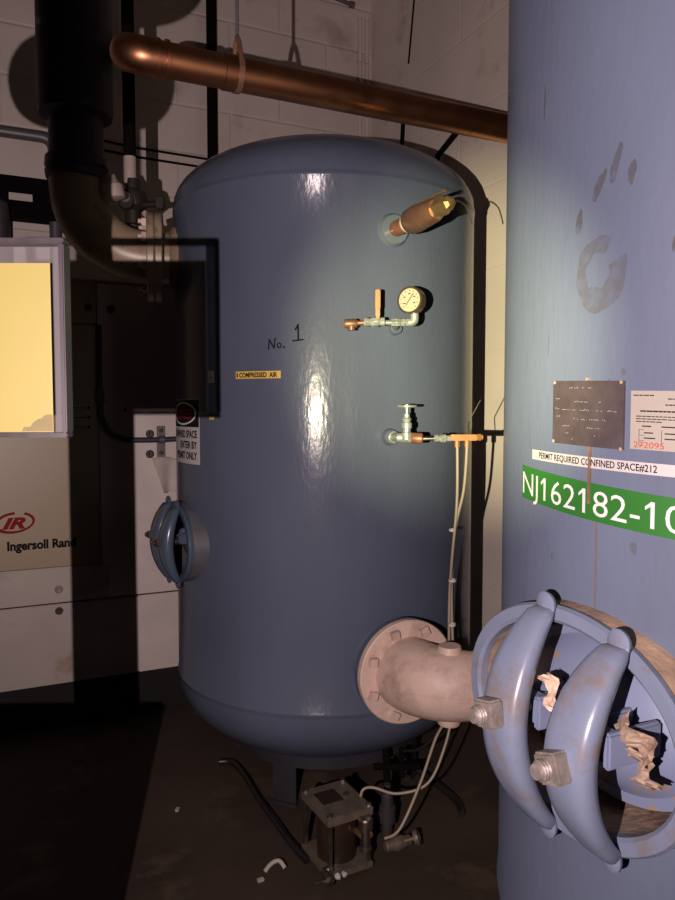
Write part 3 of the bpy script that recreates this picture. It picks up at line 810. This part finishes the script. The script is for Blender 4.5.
# slotted channel bracket
ch = thing('channel_bracket', 'black slotted steel channel across the wall at far left', 'bracket', tuple(wall_pt(ua, 2.5)))
uL, uRr = wu(-2.3, 3.53), wu(-1.455, 3.905); z0, z1 = 2.50, 2.69; sa, sb, sz0, sz1 = wu(-1.71, 3.79), wu(-1.60, 3.84), 2.575, 2.615
b = MB()


def wbox(b, u0, u1, za, zb, o0=.10, o1=.11): b.box((wall_pt((u0 + u1) / 2, (za + zb) / 2, (o0 + o1) / 2)), (u1 - u0, abs(o1 - o0), zb - za), RW)


wbox(b, uL, uRr, z0, sz0); wbox(b, uL, uRr, sz1, z1); wbox(b, uL, sa, sz0, sz1); wbox(b, sb, uRr, sz0, sz1)
b.build('web', M['black'], ch, smooth=False)
b = MB(); wbox(b, uL, uRr, z0 - .008, z0, 0, .11); wbox(b, uL, uRr, z1, z1 + .008, 0, .11); b.build('flange', M['black'], ch, smooth=False)
b = MB(); b.cyl(wall_pt(wu(-1.745, 3.773), 1.2, .16), wall_pt(wu(-1.745, 3.773), 2.50, .16), .05, n=20); b.lathe([(.05, 0), (.045, .04), (.02, .06), (0, .062)], wall_pt(wu(-1.745, 3.773), 2.50, .16), UP, 20)
tag(b.build('stub_pipe', M['darkgrey'], loc=tuple(wall_pt(wu(-1.745, 3.773), 1.2, .16))), 'dark capped pipe under the slotted channel at far left', 'pipe')
# painted conduit pair near the corner
for k, (uu, lb) in enumerate(((U_R - .085, 'left of two wall-coloured thin pipes beside the room corner'), (U_R - .035, 'wall-coloured thin pipe tight in the room corner'))):
    b = MB(); b.cyl(wall_pt(uu, .3, .010), wall_pt(uu, 3.98, .010), .012, n=12)
    tag(b.build('painted_conduit', M['wall'], loc=tuple(wall_pt(uu, .3, .01))), lb, 'pipe', )
b = MB(); b.tube([wall_pt(U_R - .7, 4.10, .03), wall_pt(U_R - .16, 4.03, .03)], .012, 10); b.lathe([(0, -.02), (.02, -.015), (.02, .01), (0, .02)], wall_pt(U_R - .15, 4.03, .03), AL, 12)
tag(b.build('painted_conduit', M['midgrey'], loc=tuple(wall_pt(U_R - .7, 4.1, .03))), 'thin level pipe with a knob end high by the corner', 'pipe')
b = MB(); b.tube([AL * (U_R - .03) + AN * 3.13 + UP * 2.955, AL * (U_R - .03) + AN * 3.37 + UP * 2.87, AL * (U_R - .03) + AN * 3.5 + UP * 2.6], .016, 8)  # slanting wall shadow built as a black cord
tag(b.build('cable', M['black'], loc=tuple(AL * (U_R - .03) + AN * 3.4 + UP * 2.6)), 'black cord standing in for a slanting shadow on the right wall behind the tank dome', 'cable')
b = MB(); b.tube([AL * (U_R - .03) + AN * 3.75 + UP * 3.18, AL * (U_R - .03) + AN * 3.78 + UP * 2.9], .012, 8)  # short wall shadow built as a black cord
tag(b.build('cable', M['black'], loc=tuple(AL * (U_R - .03) + AN * 3.78 + UP * 2.9)), 'short black cord standing in for a shadow below the copper pipe near the corner', 'cable')

# ------------------------------------------------------------ compressor cabinet
C0 = Vector((-1.52, 3.25, 0)); cu0 = C0.dot(AL); CV = C0.dot(AN)


def cpt(x, y): return x * AL.x + y * AL.y      # plan point -> distance along the cabinet front


def cf(u, v, l): return AL * u + AN * (CV - l) + UP * v


cab = thing('compressor_cabinet', 'tan and off-white compressor cabinet against the back wall at left', 'cabinet', tuple(cf(cpt(-1.2, 3.4), 0, -.3)))


def cbox(name, u0, u1, z0, z1, m, d0=0.0, d1=.3, bev=.004, parent=cab):
    b = MB(); b.box(AL * (u0 + u1) / 2 + AN * (CV + (d0 + d1) / 2) + UP * (z0 + z1) / 2, (u1 - u0, d1 - d0, z1 - z0), RW, bev); return b.build(name, m, parent, ang=30)


uA = cpt(-2.35, 2.87); uS = cpt(-1.135, 3.427); uE = cpt(-.55, 3.70); zJ = .590; zTp = 2.10
cbox('body', uA + .01, uE - .01, .20, zTp - .01, M['gap'], .015, .50)
cbox('base', uA + .03, uE - .02, 0, .20, M['gap'], .03, .48)
cbox('front_panel', uA, uS - .003, .765, 1.90, M['cabtan'], 0, .02)
cbox('front_panel', uA, uS - .003, 1.904, zTp, M['cabtan'], 0, .02)
cbox('front_panel', uA, uS + .04, zJ + .004, .762, M['cabwhite'], 0, .02)
cbox('lower_panel', uA, cpt(-.985, 3.497), .205, zJ - .003, M['cabwhite'], 0, .02)
cbox('end_panel', uS + .001, uE, zJ + .004, zTp, M['strip'], .003, .02)
cbox('end_panel', cpt(-.984, 3.497), uE, .205, zJ - .003, M['strip'], 0, .02)
cbox('top', uA, uE, zTp + .001, zTp + .015, M['cabwhite'], 0, .5)
for (x, y, z) in ((-1.246, 3.376, .637 + .0), (-1.312, 3.346, .555), (-1.171, 3.411, 1.983), (-1.077, 3.454, 1.979), (-.919, 3.527, 1.383), (-.92, 3.526, 1.284), (-1.02, 3.47, 1.50)):
    b = MB(); u = cpt(x, y)
    if z > 1.2 and z < 1.4: r = .020
    else: r = .018
    if z == 1.5: r = .008
    if abs(z - .637) < .001: u = cpt(-1.312, 3.346); z = .657
    b.lathe([(r, -.003), (r, .003), (r * .85, .006), (r * .3, .007), (0, .005)], cf(u, z, 0), -AN, 18); b.build('screw', M['screw'] if z != .657 else M['bolt'], cab)
# lettering
uL0 = cpt(-1.50, 3.259)
text('lettering', 'Ingersoll Rand', M['irblack'], cab, cf, uL0 - .008, .858, .042, cpt(-1.232, 3.383) - uL0, bold=.042, lift=.0016)
lg = (cpt(-1.478, 3.27), .985)
ol = MB(); q = []
KN = 48
for k in range(KN):
    A = 2 * math.pi * k / KN
    for rr_, dx in ((1, 0), (.84, .003)):
        x = .086 * rr_ * math.cos(A) + dx; y = .050 * (rr_ - (.08 if rr_ < 1 else 0)) * math.sin(A); q.append(cf(lg[0] + x + y * .25, lg[1] + y, .0016))
ol.add(q, [(2 * k, 2 * k + 1, (2 * k + 3) % (2 * KN), (2 * k + 2) % (2 * KN)) for k in range(KN) if not (8 < k < 13)]).build('logo_oval', M['irred'], cab, smooth=False, fix=False)
text('logo_letters', 'IR', M['irred'], cab, cf, lg[0] - .052, lg[1] - .026, .050, .100, bold=.05, lift=.0018, shear=.35)
# faint label with slots
lb_ = cbox('rating_label', cpt(-1.245, 3.377), cpt(-1.165, 3.413), 1.40, 1.53, M['cert'], -.002, .0, 0)
b = MB()
for k in range(3):
    z = 1.42 + k * .045; a = cpt(-1.24, 3.379); stroke(b, cf, [(a, z), (a + .055, z)], .003, .003)
    b.add([cf(a + .07 + .008 * math.cos(i), z + .008 * math.sin(i), .003) for i in range(6)], [tuple(range(6))])
b.build('rating_label_print', M['ink'], lb_, smooth=False, fix=False)

# flexible conduit down the seam and along to the tank, with its bracket
fx = thing('flexible_conduit', 'black flexible conduit curving down the cabinet and across its white end panel', 'conduit', tuple(cf(uS, 1.3, .03)))
pts = [cf(uS + .005, 1.90, .012), cf(uS + .005, 1.70, .014), cf(uS + .006, 1.54, .016), cf(uS + .012, 1.46, .02), cf(uS + .05, 1.39, .025), cf(uS + .11, 1.36, .028), cf(cpt(-.985, 3.497), 1.355, .028), cf(cpt(-.86, 3.55), 1.355, .028), cf(cpt(-.72, 3.62), 1.362, .03)]
MB().tube(smooth_path(pts, 8), .0135, 12).build('conduit', M['darkgrey'], fx)
b = MB(); b.box(cf(uS + .006, 1.565, .02), (.038, .03, .07), RW, .004); b.build('connector', M['darkgrey'], fx)
b = MB(); ub = cpt(-.872, 3.548); b.box(cf(ub, 1.345, .006), (.040, .008, .155), RW, .002)
b.ring([(.014, -.012), (.019, -.012), (.019, .012), (.014, .012)], cf(ub, 1.355, .026), AL, 16)
st = b.build('bracket', M['midgrey'], fx)
b = MB()
for dz in (-.055, .055): b.lathe([(.011, 0), (.010, .006), (0, .007)], cf(ub, 1.345 + dz, .010), -AN, 10)
b.build('bracket_screws', M['screw'], st)
# torn sheet hanging off the end panel
b = MB(); ul = cpt(-.915, 3.528); vs = []; fs = []; nx, ny = 10, 14
for L in (0, .0015):
    for j in range(ny + 1):
        for i in range(nx + 1):
            s = i / nx; r = j / ny
            left = .004 + .038 * r; right = .165
            u = ul + left + (right - left) * s; z = 1.262 - .165 * r * (1 + .10 * s) + .01 * math.sin(5 * s)
            vs.append(cf(u, z, .004 + .085 * r * (1 - .3 * s) + .014 * math.sin(8 * s + 2.5 * r) * (.3 + r) + L))
W = nx + 1; K = W * (ny + 1)
for j in range(ny):
    for i in range(nx):
        a = j * W + i; fs += [(a, a + 1, a + 1 + W, a + W), (K + a, K + a + W, K + a + W + 1, K + a + 1)]
for i in range(nx):
    a = ny * W + i; fs += [(i, K + i, K + i + 1, i + 1), (a, a + 1, K + a + 1, K + a)]
for j in range(ny):
    a = j * W; c_ = a + nx; fs += [(a, a + W, K + a + W, K + a), (c_, K + c_, K + c_ + W, c_ + W)]
b.add(vs, fs); tag(b.build('torn_sheet', M['sheet'], loc=tuple(cf(ul, 1.05, .02)), ang=80), 'torn white sheet peeling off the cabinet end panel above the manway', 'sheet')

# ------------------------------------------------------------ near post and document holder, left of the camera
ps = thing('standing_pipe', 'grey standing pipe with bulky valves outside the left edge of the picture', 'pipe', (-.568, 1.0, 0))
b = MB(); b.cyl((-.568, 1.0, 0), (-.568, 1.0, H + .02), .0484, n=32); b.lathe([(.09, 0), (.09, .012), (.05, .016)], (-.568, 1.0, 0), UP, 32); b.build('pipe', M['darkgrey'], ps)
def bulb(r, zc, h): return [(.048, zc - h)] + [(.04 + (r - .04) * math.cos(a) ** .6, zc + h * math.sin(a)) for a in [R_(-84 + 8 * k) for k in range(22)]] + [(.048, zc + h)]


b = MB(); b.lathe(bulb(.122, 1.968, .066), (-.589, 1.0, 0), UP, 32, Matrix.Identity(3), .45); b.build('valve_body', M['darkgrey'], ps)
b = MB(); b.lathe(bulb(.132, 2.14, .080), (-.548, 1.0, 0), UP, 32, Matrix.Identity(3), .40); b.build('valve_body', M['darkgrey'], ps)

ec = thing('floor_shade_box', 'unseen low dark grey box added to shade the floor, just outside the left edge, in front of the standing pipe', 'cabinet', (-.735, .845, 0))  # unseen box added to block light from the floor, dressed with door and handle
b = MB(); b.box((-.735, .85, .545), (.53, .185, .98), None, .004); b.build('body', M['darkgrey'], ec)
b = MB(); b.box((-.735, .85, .0275), (.50, .16, .055)); b.build('plinth', M['gap'], ec, smooth=False)
b = MB(); b.box((-.735, .7535, .545), (.50, .008, .94), None, .003); dd = b.build('door', M['midgrey'], ec)
b = MB(); b.box((-.52, .742, .60), (.014, .016, .10), None, .003); b.build('handle', M['steel'], dd)

dh = thing('document_holder', 'clear plastic document holder with a stained yellow sheet at left edge', 'document holder', (-.5, .93, 1.46))
x0, x1, z0, z1 = -.665, -.345, 1.465, 1.716; yf, yb = .918, .942
b = MB(); b.box(((x0 + x1) / 2, (yf + yb) / 2, z1 - .003), (x1 - x0, yb - yf, .007), None, .0015); b.build('top_bar', M['plastic'], dh)
b = MB(); b.box(((x0 + x1) / 2, (yf + yb) / 2, z0 + .003), (x1 - x0, yb - yf, .006), None, .0015); b.build('bottom_bar', M['plastic'], dh)
for x in (x0 + .0035, x1 - .0035):
    b = MB(); b.box((x, (yf + yb) / 2, (z0 + z1) / 2), (.007, yb - yf, z1 - z0 - .012), None, .0015); b.build('side_bar', M['plastic'], dh)
b = MB(); b.box(((x0 + x1) / 2 - .004, .939, (z0 + z1) / 2), (x1 - x0 - .02, .002, z1 - z0 - .012)); b.build('back_sheet', M['acrylic'], dh, smooth=False)
b = MB(); b.box((x1 - .0145, yb + .0, (z0 + z1) / 2), (.0145, .003, z1 - z0 - .01), None, .0005); b.build('side_lip', M['lip'], dh)
b = MB(); b.box((-.57, .949, 1.60), (.03, .012, .12)); b.build('mounting_block', M['darkgrey'], dh, smooth=False)
def pf(u, v, l): return Vector((u, .930 - l, v))


pp = patch('sheet', M['paper'], dh, pf, x0 + .01, z0 + .0065, -.3665, 1.687, 2, 2, .0006)
pp['label'] = 'yellow sheet with a stained torn corner'
b = MB()
st = [(-.3675, 1.4725), (-.4075, 1.4725), (-.4045, 1.478), (-.396, 1.4785), (-.3925, 1.484), (-.386, 1.4885), (-.381, 1.4895), (-.377, 1.4935), (-.371, 1.4945), (-.3675, 1.4935)]
b.add([pf(u, v, .0011) for u, v in st], [tuple(range(len(st)))]); b.build('stain', M['backpaper'], pp, smooth=False, fix=False)

# ------------------------------------------------------------ relief valve stub high on the far tank
p, n, tt = surf(T1, 23.4, 2.106, .015)
rv = thing('relief_valve', 'red-brown relief valve with brass end, high on the dark blue tank', 'valve', tuple(p))
MB().lathe([(.024, 0), (.026, .01), (.026, .10), (.024, .105)], p, n, 28).build('nipple', M['redbrown'], rv)
MB().lathe([(.030, 0), (.033, .004), (.033, .012), (.028, .016)], p + n * .085, n, 28).build('sealing_band', M['cream'], rv)
MB().lathe([(.030, 0), (.040, .012), (.043, .05), (.040, .09), (.036, .15), (.030, .17)], p + n * .10, n, 28).build('body', M['brown'], rv)
b = MB(); b.lathe([(.028, 0), (.028, .05), (.022, .06), (.022, .075), (.012, .085), (0, .087)], p + n * .265, n, 6); b.build('brass_end', M['brass'], rv)
b = MB(); b.box(p + n * .24 + UP * .042 + tt * .0, (.012, .15, .008), Matrix((tt, n, UP)).transposed(), .002); b.build('lever', M['brass'], rv)
b = MB(); q = p + n * .33; b.tube(smooth_path([q, q + tt * .03 + UP * .012, q + tt * .065 - UP * .004, q + tt * .085 - UP * .05], 5), .0022, 6); b.build('pull_wire', M['steel'], rv)

# ------------------------------------------------------------ gauge assembly
YG = 2.345
ga = thing('pressure_gauge', 'round pressure gauge on small pipework with orange-handled valve', 'gauge', (.15, YG, 1.78))
p, n, tt = surf(T1, 24.1, 1.778, .0)
j = Vector((.19, YG, 1.783))
b = MB(); b.cyl(p + n * .005, j, .011); b.build('nipple', M['nickel'], ga)
b = MB(); b.cyl((.155, YG, 1.782), (.235, YG, 1.782), .008, n=16)
for x in (.180, .197, .212, .228): b.lathe([(.012, -.007), (.013, -.005), (.013, .005), (.012, .007)], (x, YG, 1.782), (1, 0, 0), 6)
b.tube(smooth_path([(.228, YG, 1.782), (.244, YG, 1.784), (.249, YG, 1.795), (.248, YG, 1.812)], 4), .0135, 14); b.build('pipework', M['nickel'], ga)
b = MB(); b.lathe([(.015, -.035), (.015, -.02), (.012, -.016), (.0165, -.008), (.0165, .010), (.012, .016), (.014, .02), (.014, .032)], (.120, YG, 1.784), (1, 0, .03), 8); vb = b.build('ball_valve', M['nickel'], ga)
b = MB(); b.box((.129, YG - .018, 1.842), (.014, .004, .085), None, .0015); b.cyl((.129, YG - .022, 1.797), (.129, YG, 1.797), .006, n=8); b.box((.129, YG - .021, 1.853), (.016, .008, .062), None, .003); b.build('handle', M['orange'], vb)
b = MB(); b.cyl((.06, YG, 1.78), (.09, YG, 1.782), .008); b.lathe([(.013, 0), (.015, .004), (.015, .036), (.012, .042)], (.022, YG, 1.778), (1, 0, .03), 16); b.cyl((.045, YG, 1.778), (.045, YG, 1.757), .0125, n=14)
lab(b.build('end_tee', M['brown'], ga), 'brown brass end tee')
gn = Vector((-.52, -.85, 0)).normalized(); gc = Vector((.236, YG - .012, 1.851))
b = MB(); b.cyl((.248, YG, 1.805), (.248, YG - .005, 1.825), .0095, n=6); b.build('stem', M['brass'], ga)
b = MB(); b.lathe([(0, -.024), (.040, -.024), (.0435, -.020), (.0435, .012), (.041, .015), (.038, .015), (.037, .011), (0, .011)], gc, gn, 40); cs = b.build('case', M['gaugecase'], ga)
b = MB(); b.lathe([(0, .0), (.0368, .0), (.0368, .0005), (0, .0005)], gc + gn * .0115, gn, 40); b.build('dial', M['dial'], cs)
gt = UP.cross(gn).normalized()


def gf(u, v, l): return gc + gn * (.0125 + l) + gt * u + UP * v


b = MB()
for k in range(11):
    A = R_(225 - 27 * k); stroke(b, gf, [(.027 * math.cos(A), .027 * math.sin(A)), (.033 * math.cos(A), .033 * math.sin(A))], .0014, .0003)
for k in range(5):
    A = R_(210 - 60 * k); stroke(b, gf, [(.020 * math.cos(A) - .003, .020 * math.sin(A)), (.020 * math.cos(A) + .003, .020 * math.sin(A))], .003, .0003)
b.build('dial_marks', M['ink'], cs, smooth=False, fix=False)
b = MB(); stroke(b, gf, [(-.012, -.016), (.014, .020)], .0022, .0008); b.build('needle', M['ink'], cs, smooth=False, fix=False)

# ------------------------------------------------------------ bleed valve and tubing manifold
YM = 2.33
bv = thing('bleed_valve', 'small valve with round handwheel and brass manifold on the tank, half way up', 'valve', (.2, YM, 1.4))
p, n, tt = surf(T1, 22.4, 1.408, 0)
b = MB(); b.cyl(p + n * .01, (.222, YM, 1.411), .015); b.lathe([(.022, 0), (.022, .02), (.017, .024)], p + n * .018, n, 8); b.build('nipple', M['nickel'], bv)
b = MB(); b.lathe([(.018, 0), (.018, .02), (.013, .024), (.013, .034), (.017, .036), (.017, .052), (.012, .056), (.015, .066), (.010, .072), (.010, .082), (.006, .084), (.006, .104)], (.224, YM, 1.405), UP, 16)
b.cyl((.195, YM + .01, 1.41), (.25, YM, 1.408), .015); vb = b.build('valve_body', M['nickel'], bv)
b = MB(); cw_ = Vector((.224, YM, 1.512))
b.tube([cw_ + Vector((.030 * math.cos(2 * math.pi * k / 24), .030 * math.sin(2 * math.pi * k / 24), 0)) for k in range(25)], .0042, 8, False)
for k in range(4):
    A = k * math.pi / 2 + .4; b.cyl(cw_, cw_ + Vector((.03 * math.cos(A), .03 * math.sin(A), 0)), .003, n=8)
b.cyl(cw_ - UP * .005, cw_ + UP * .006, .008, n=10); b.build('handwheel', M['nickel'], vb)
b = MB(); b.lathe([(.015, 0), (.018, .004), (.018, .034), (.014, .038)], (.238, YM, 1.409), (1, -.1, -.03), 20); lab(b.build('plug', M['redbrown'], bv), 'red-brown pipe plug')
b = MB(); b.cyl((.275, YM, 1.407), (.325, YM, 1.408), .0065, n=12); b.build('stem_tube', M['steel'], bv)
b = MB(); b.lathe([(.009, 0), (.013, .004), (.013, .014), (.010, .018), (.014, .022), (.014, .038), (.010, .042), (.010, .056)], (.312, YM, 1.408), (1, 0, 0), 8); b.build('ferrule', M['nickel'], bv)
b = MB(); b.box((.408, YM, 1.411), (.088, .020, .020), None, .003); b.cyl((.362, YM, 1.411), (.47, YM, 1.412), .0085, n=12)
b.lathe([(.012, 0), (.012, .012), (0, .013)], (.452, YM, 1.412), (1, 0, 0), 6)
for x in (.388, .420): b.cyl((x, YM, 1.402), (x, YM, 1.380), .009, n=8)
b.build('brass_manifold', M['orange'], bv)
b = MB(); b.cyl((.430, 2.36, 1.462), (.468, 2.36, 1.532), .0018, n=6); b.cyl((.43, 2.36, 1.462), (.425, YM, 1.42), .0018, n=6); b.build('wire_tail', M['steel'], bv)

# tubing: down from the manifold, behind the elbow and round to the drain
hoses = [('left of two beige tubes hanging from the brass manifold to the drain', [(.388, 2.33, 1.39), (.392, 2.35, 1.20), (.381, 2.37, 1.01), (.381, 2.42, .85), (.385, 2.44, .62), (.385, 2.42, .47), (.33, 2.36, .40), (.27, 2.29, .28), (.20, 2.23, .165), (.152, 2.236, .128)]),
         ('right of two beige tubes hanging from the brass manifold to the drain', [(.420, 2.33, 1.39), (.414, 2.35, 1.24), (.390, 2.37, 1.10), (.388, 2.42, .88), (.400, 2.44, .62), (.395, 2.42, .47), (.36, 2.37, .36), (.30, 2.33, .26), (.20, 2.33, .225), (.12, 2.34, .24), (.085, 2.335, .235), (.075, 2.33, .20)])]
for lb, pts in hoses:
    ht = tag(MB().tube(smooth_path(pts, 8), .0048, 10).build('drain_tube', M['tube'], loc=pts[0]), lb, 'tube')
b = MB()
for z in (.93, 1.10, .78): b.ring([(.009, -.004), (.013, -.004), (.013, .004), (.009, .004)], (.385, 2.385, z), UP, 12)
tag(b.build('tube_clip', M['white'], loc=(.385, 2.39, .78)), 'white clips round the two beige tubes', 'clip')

# ------------------------------------------------------------ condensate drain
dr = thing('condensate_drain', 'square condensate drain with tie rods standing in front of the far tank', 'drain', (.003, 2.365, 0))
e1 = Vector((.88, .475, 0)).normalized(); e2 = Vector((-.475, .88, 0)).normalized(); RD = Matrix((e1, e2, UP)).transposed(); dc = Vector((-.003, 2.318, 0))


def dp(a, b_, z): return dc + e1 * a + e2 * b_ + UP * z


hw, hd = .083, .100; zt = .215
b = MB(); b.box(dp(0, 0, zt - .014), (2 * hw, 2 * hd, .028), RD, .003); tp = b.build('top_plate', M['drain'], dr)
b = MB(); b.box(dp(-.02, .02, zt + .001), (.075, .075, .002), RD); lab(b.build('recessed_label', M['cyl'], tp, smooth=False), 'dark square label')
b = MB(); b.box(dp(0, 0, .022), (2 * hw, 2 * hd, .020), RD, .003)
for s in (-1, 1): b.box(dp(0, s * .07, .006), (2 * hw - .02, .02, .012), RD)
b.build('base_plate', M['drain'], dr)
MB().cyl(dp(0, 0, .032), dp(0, 0, zt - .028), .066, n=36).build('cylinder', M['cyl'], dr)
for sa in (-1, 1):
    for sb in (-1, 1):
        b = MB(); q = dp(sa * (hw - .012), sb * (hd - .012), 0); b.box(q + UP * (.03 + zt) / 2, (.013, .013, zt - .03), RD, .001); b.cyl(q + UP * zt, q + UP * (zt + .008), .010, n=6); b.build('tie_rod', M['steel'], dr)
b = MB(); q = dp(.045, -hd - .012, 0)
b.lathe([(.020, 0), (.020, .012), (.014, .016), (.014, .07), (.024, .075), (.024, .105), (.020, .110), (0, .111)], q + UP * .085, UP, 20); lab(b.build('side_fitting', M['steel'], dr), 'bright vertical fitting')
b = MB(); b.cyl(q + UP * .12, dp(.045, -.05, .12), .010, n=12); b.cyl(dp(.07, -.105, .13), q + UP * .128, .010, n=12); b.build('fitting_stub', M['brass'], dr)
b = MB(); b.cyl(dp(.035, .0, zt), dp(.035, .0, zt + .010), .008, n=8); b.build('top_port', M['steel'], dr)
b = MB(); q = dp(-hw - .006, -hd * .8, .04)
b.cyl(q, q - e2 * .05 - UP * .012, .011, n=12); b.lathe([(.013, 0), (.016, .005), (.016, .014), (.008, .018)], q - e2 * .03 - UP * .008, -e2, 12)
b.cyl(q - e2 * .03 - UP * .01, q - e2 * .03 - e1 * .05 - UP * .01, .005, n=8); b.cyl(q, q + e1 * .03, .011, n=12)
lab(b.build('drain_cock', M['steel'], dr), 'small bright drain cock')
b = MB(); b.lathe([(.009, 0), (.011, .004), (.009, .012), (.004, .018)], dp(-.055, -hd - .004, .03), -e2, 10); b.lathe([(.008, 0), (.009, .01), (0, .013)], dp(-.03, -hd - .002, .028), -e2, 10); b.build('base_screw', M['white'], dr)
# fitting pair behind the drain
b = MB(); b.lathe([(.02, 0), (.02, .05), (.030, .055), (.030, .11), (.022, .115), (.022, .15), (.012, .16), (.012, .19)], (.175, 2.46, 0), UP, 20); b.cyl((.175, 2.46, .08), (.13, 2.44, .08), .012, n=12)
tag(b.build('strainer', M['darkgrey'], loc=(.175, 2.46, 0)), 'dark upright strainer just behind the condensate drain', 'strainer')
gv = thing('globe_valve', 'small dirty globe valve on the floor right of the condensate drain', 'valve', (.21, 2.38, 0))
b = MB(); b.lathe([(.014, -.05), (.018, -.045), (.018, -.03), (.025, -.01), (.025, .01), (.018, .03), (.018, .045), (.014, .05)], (.205, 2.37, .03), (1, .5, 0), 16); b.build('body', M['drain'], gv)
b = MB(); b.cyl((.205, 2.37, .03), (.265, 2.36, .055), .007, n=10); b.build('stem', M['drain'], gv)
b = MB(); b.ring([(.016, -.006), (.024, -.008), (.026, 0), (.024, .008), (.016, .006)], (.268, 2.36, .056), (1, -.1, .4), 20); b.lathe([(.017, -.003), (.017, .003)], (.268, 2.36, .056), (1, -.1, .4), 12); b.build('handwheel', M['drain'], gv)
# black pipe sweeping over the floor from the tank leg, and drain pipe at the right
def floor_pipe(name, pts, r, m, lb, cat): return tag(MB().tube(smooth_path(pts, 6), r, 10).build(name, m, loc=pts[0]), lb, cat)


floor_pipe('drain_hose', [(-.50, 2.97, .014), (-.44, 2.96, .014), (-.37, 2.84, .014), (-.31, 2.70, .014), (-.24, 2.56, .014), (-.16, 2.40, .014), (-.10, 2.30, .014)], .013, M['blacktube'], 'black hose lying on the floor from the tank leg to the condensate drain', 'hose')
floor_pipe('drain_hose', [(.46, 2.58, .014), (.455, 2.66, .014), (.40, 2.74, .03), (.33, 2.82, .05), (.25, 2.85, .10), (.20, 2.80, .16)], .013, M['blacktube'], 'bent black hose on the floor under the cream elbow', 'hose')
b = MB(); b.cyl((.18, 2.50, .10), (.18, 2.62, .24), .013, n=12); b.cyl((.13, 2.56, .20), (.30, 2.56, .20), .012, n=12); b.cyl((.235, 2.56, .16), (.235, 2.56, .27), .010, n=12); b.cyl((.18, 2.46, .10), (.18, 2.50, .10), .013, n=12)
tag(b.build('pipe_manifold', M['black'], loc=(.18, 2.55, .1)), 'black pipe cross fitting under the tank behind the drain', 'pipe')
floor_pipe('drain_tube', [(.235, 2.56, .26), (.30, 2.50, .30), (.40, 2.47, .42), (.43, 2.46, .52), (.43, 2.46, .62)], .006, M['blacktube'], 'thin black tube climbing from the floor fittings behind the cream elbow', 'tube')
# bits of litter on the floor
b = MB(); b.tube(smooth_path([(-.235, 2.245, .012), (-.215, 2.262, .028), (-.19, 2.268, .034), (-.17, 2.255, .018)], 4), .007, 8)
tag(b.build('plastic_scrap', M['debris'], loc=(-.2, 2.25, 0)), 'curled off-white scrap on the floor left of the drain', 'litter')
for k, (x, y, lb) in enumerate(((-.245, 2.215, 'small white chip on the floor beside the curled scrap'), (-.60, 2.62, 'lone white chip on the dark floor below the manway side'))):
    b = MB(); b.box((x, y, .005), (.022, .014, .010), Matrix.Rotation(.5 + k, 3, 'Z'), .002)
    tag(b.build('plastic_chip', M['debris'], loc=(x, y, 0)), lb, 'litter')
for o in bpy.data.objects:
    if '_w' in o: del o['_w']
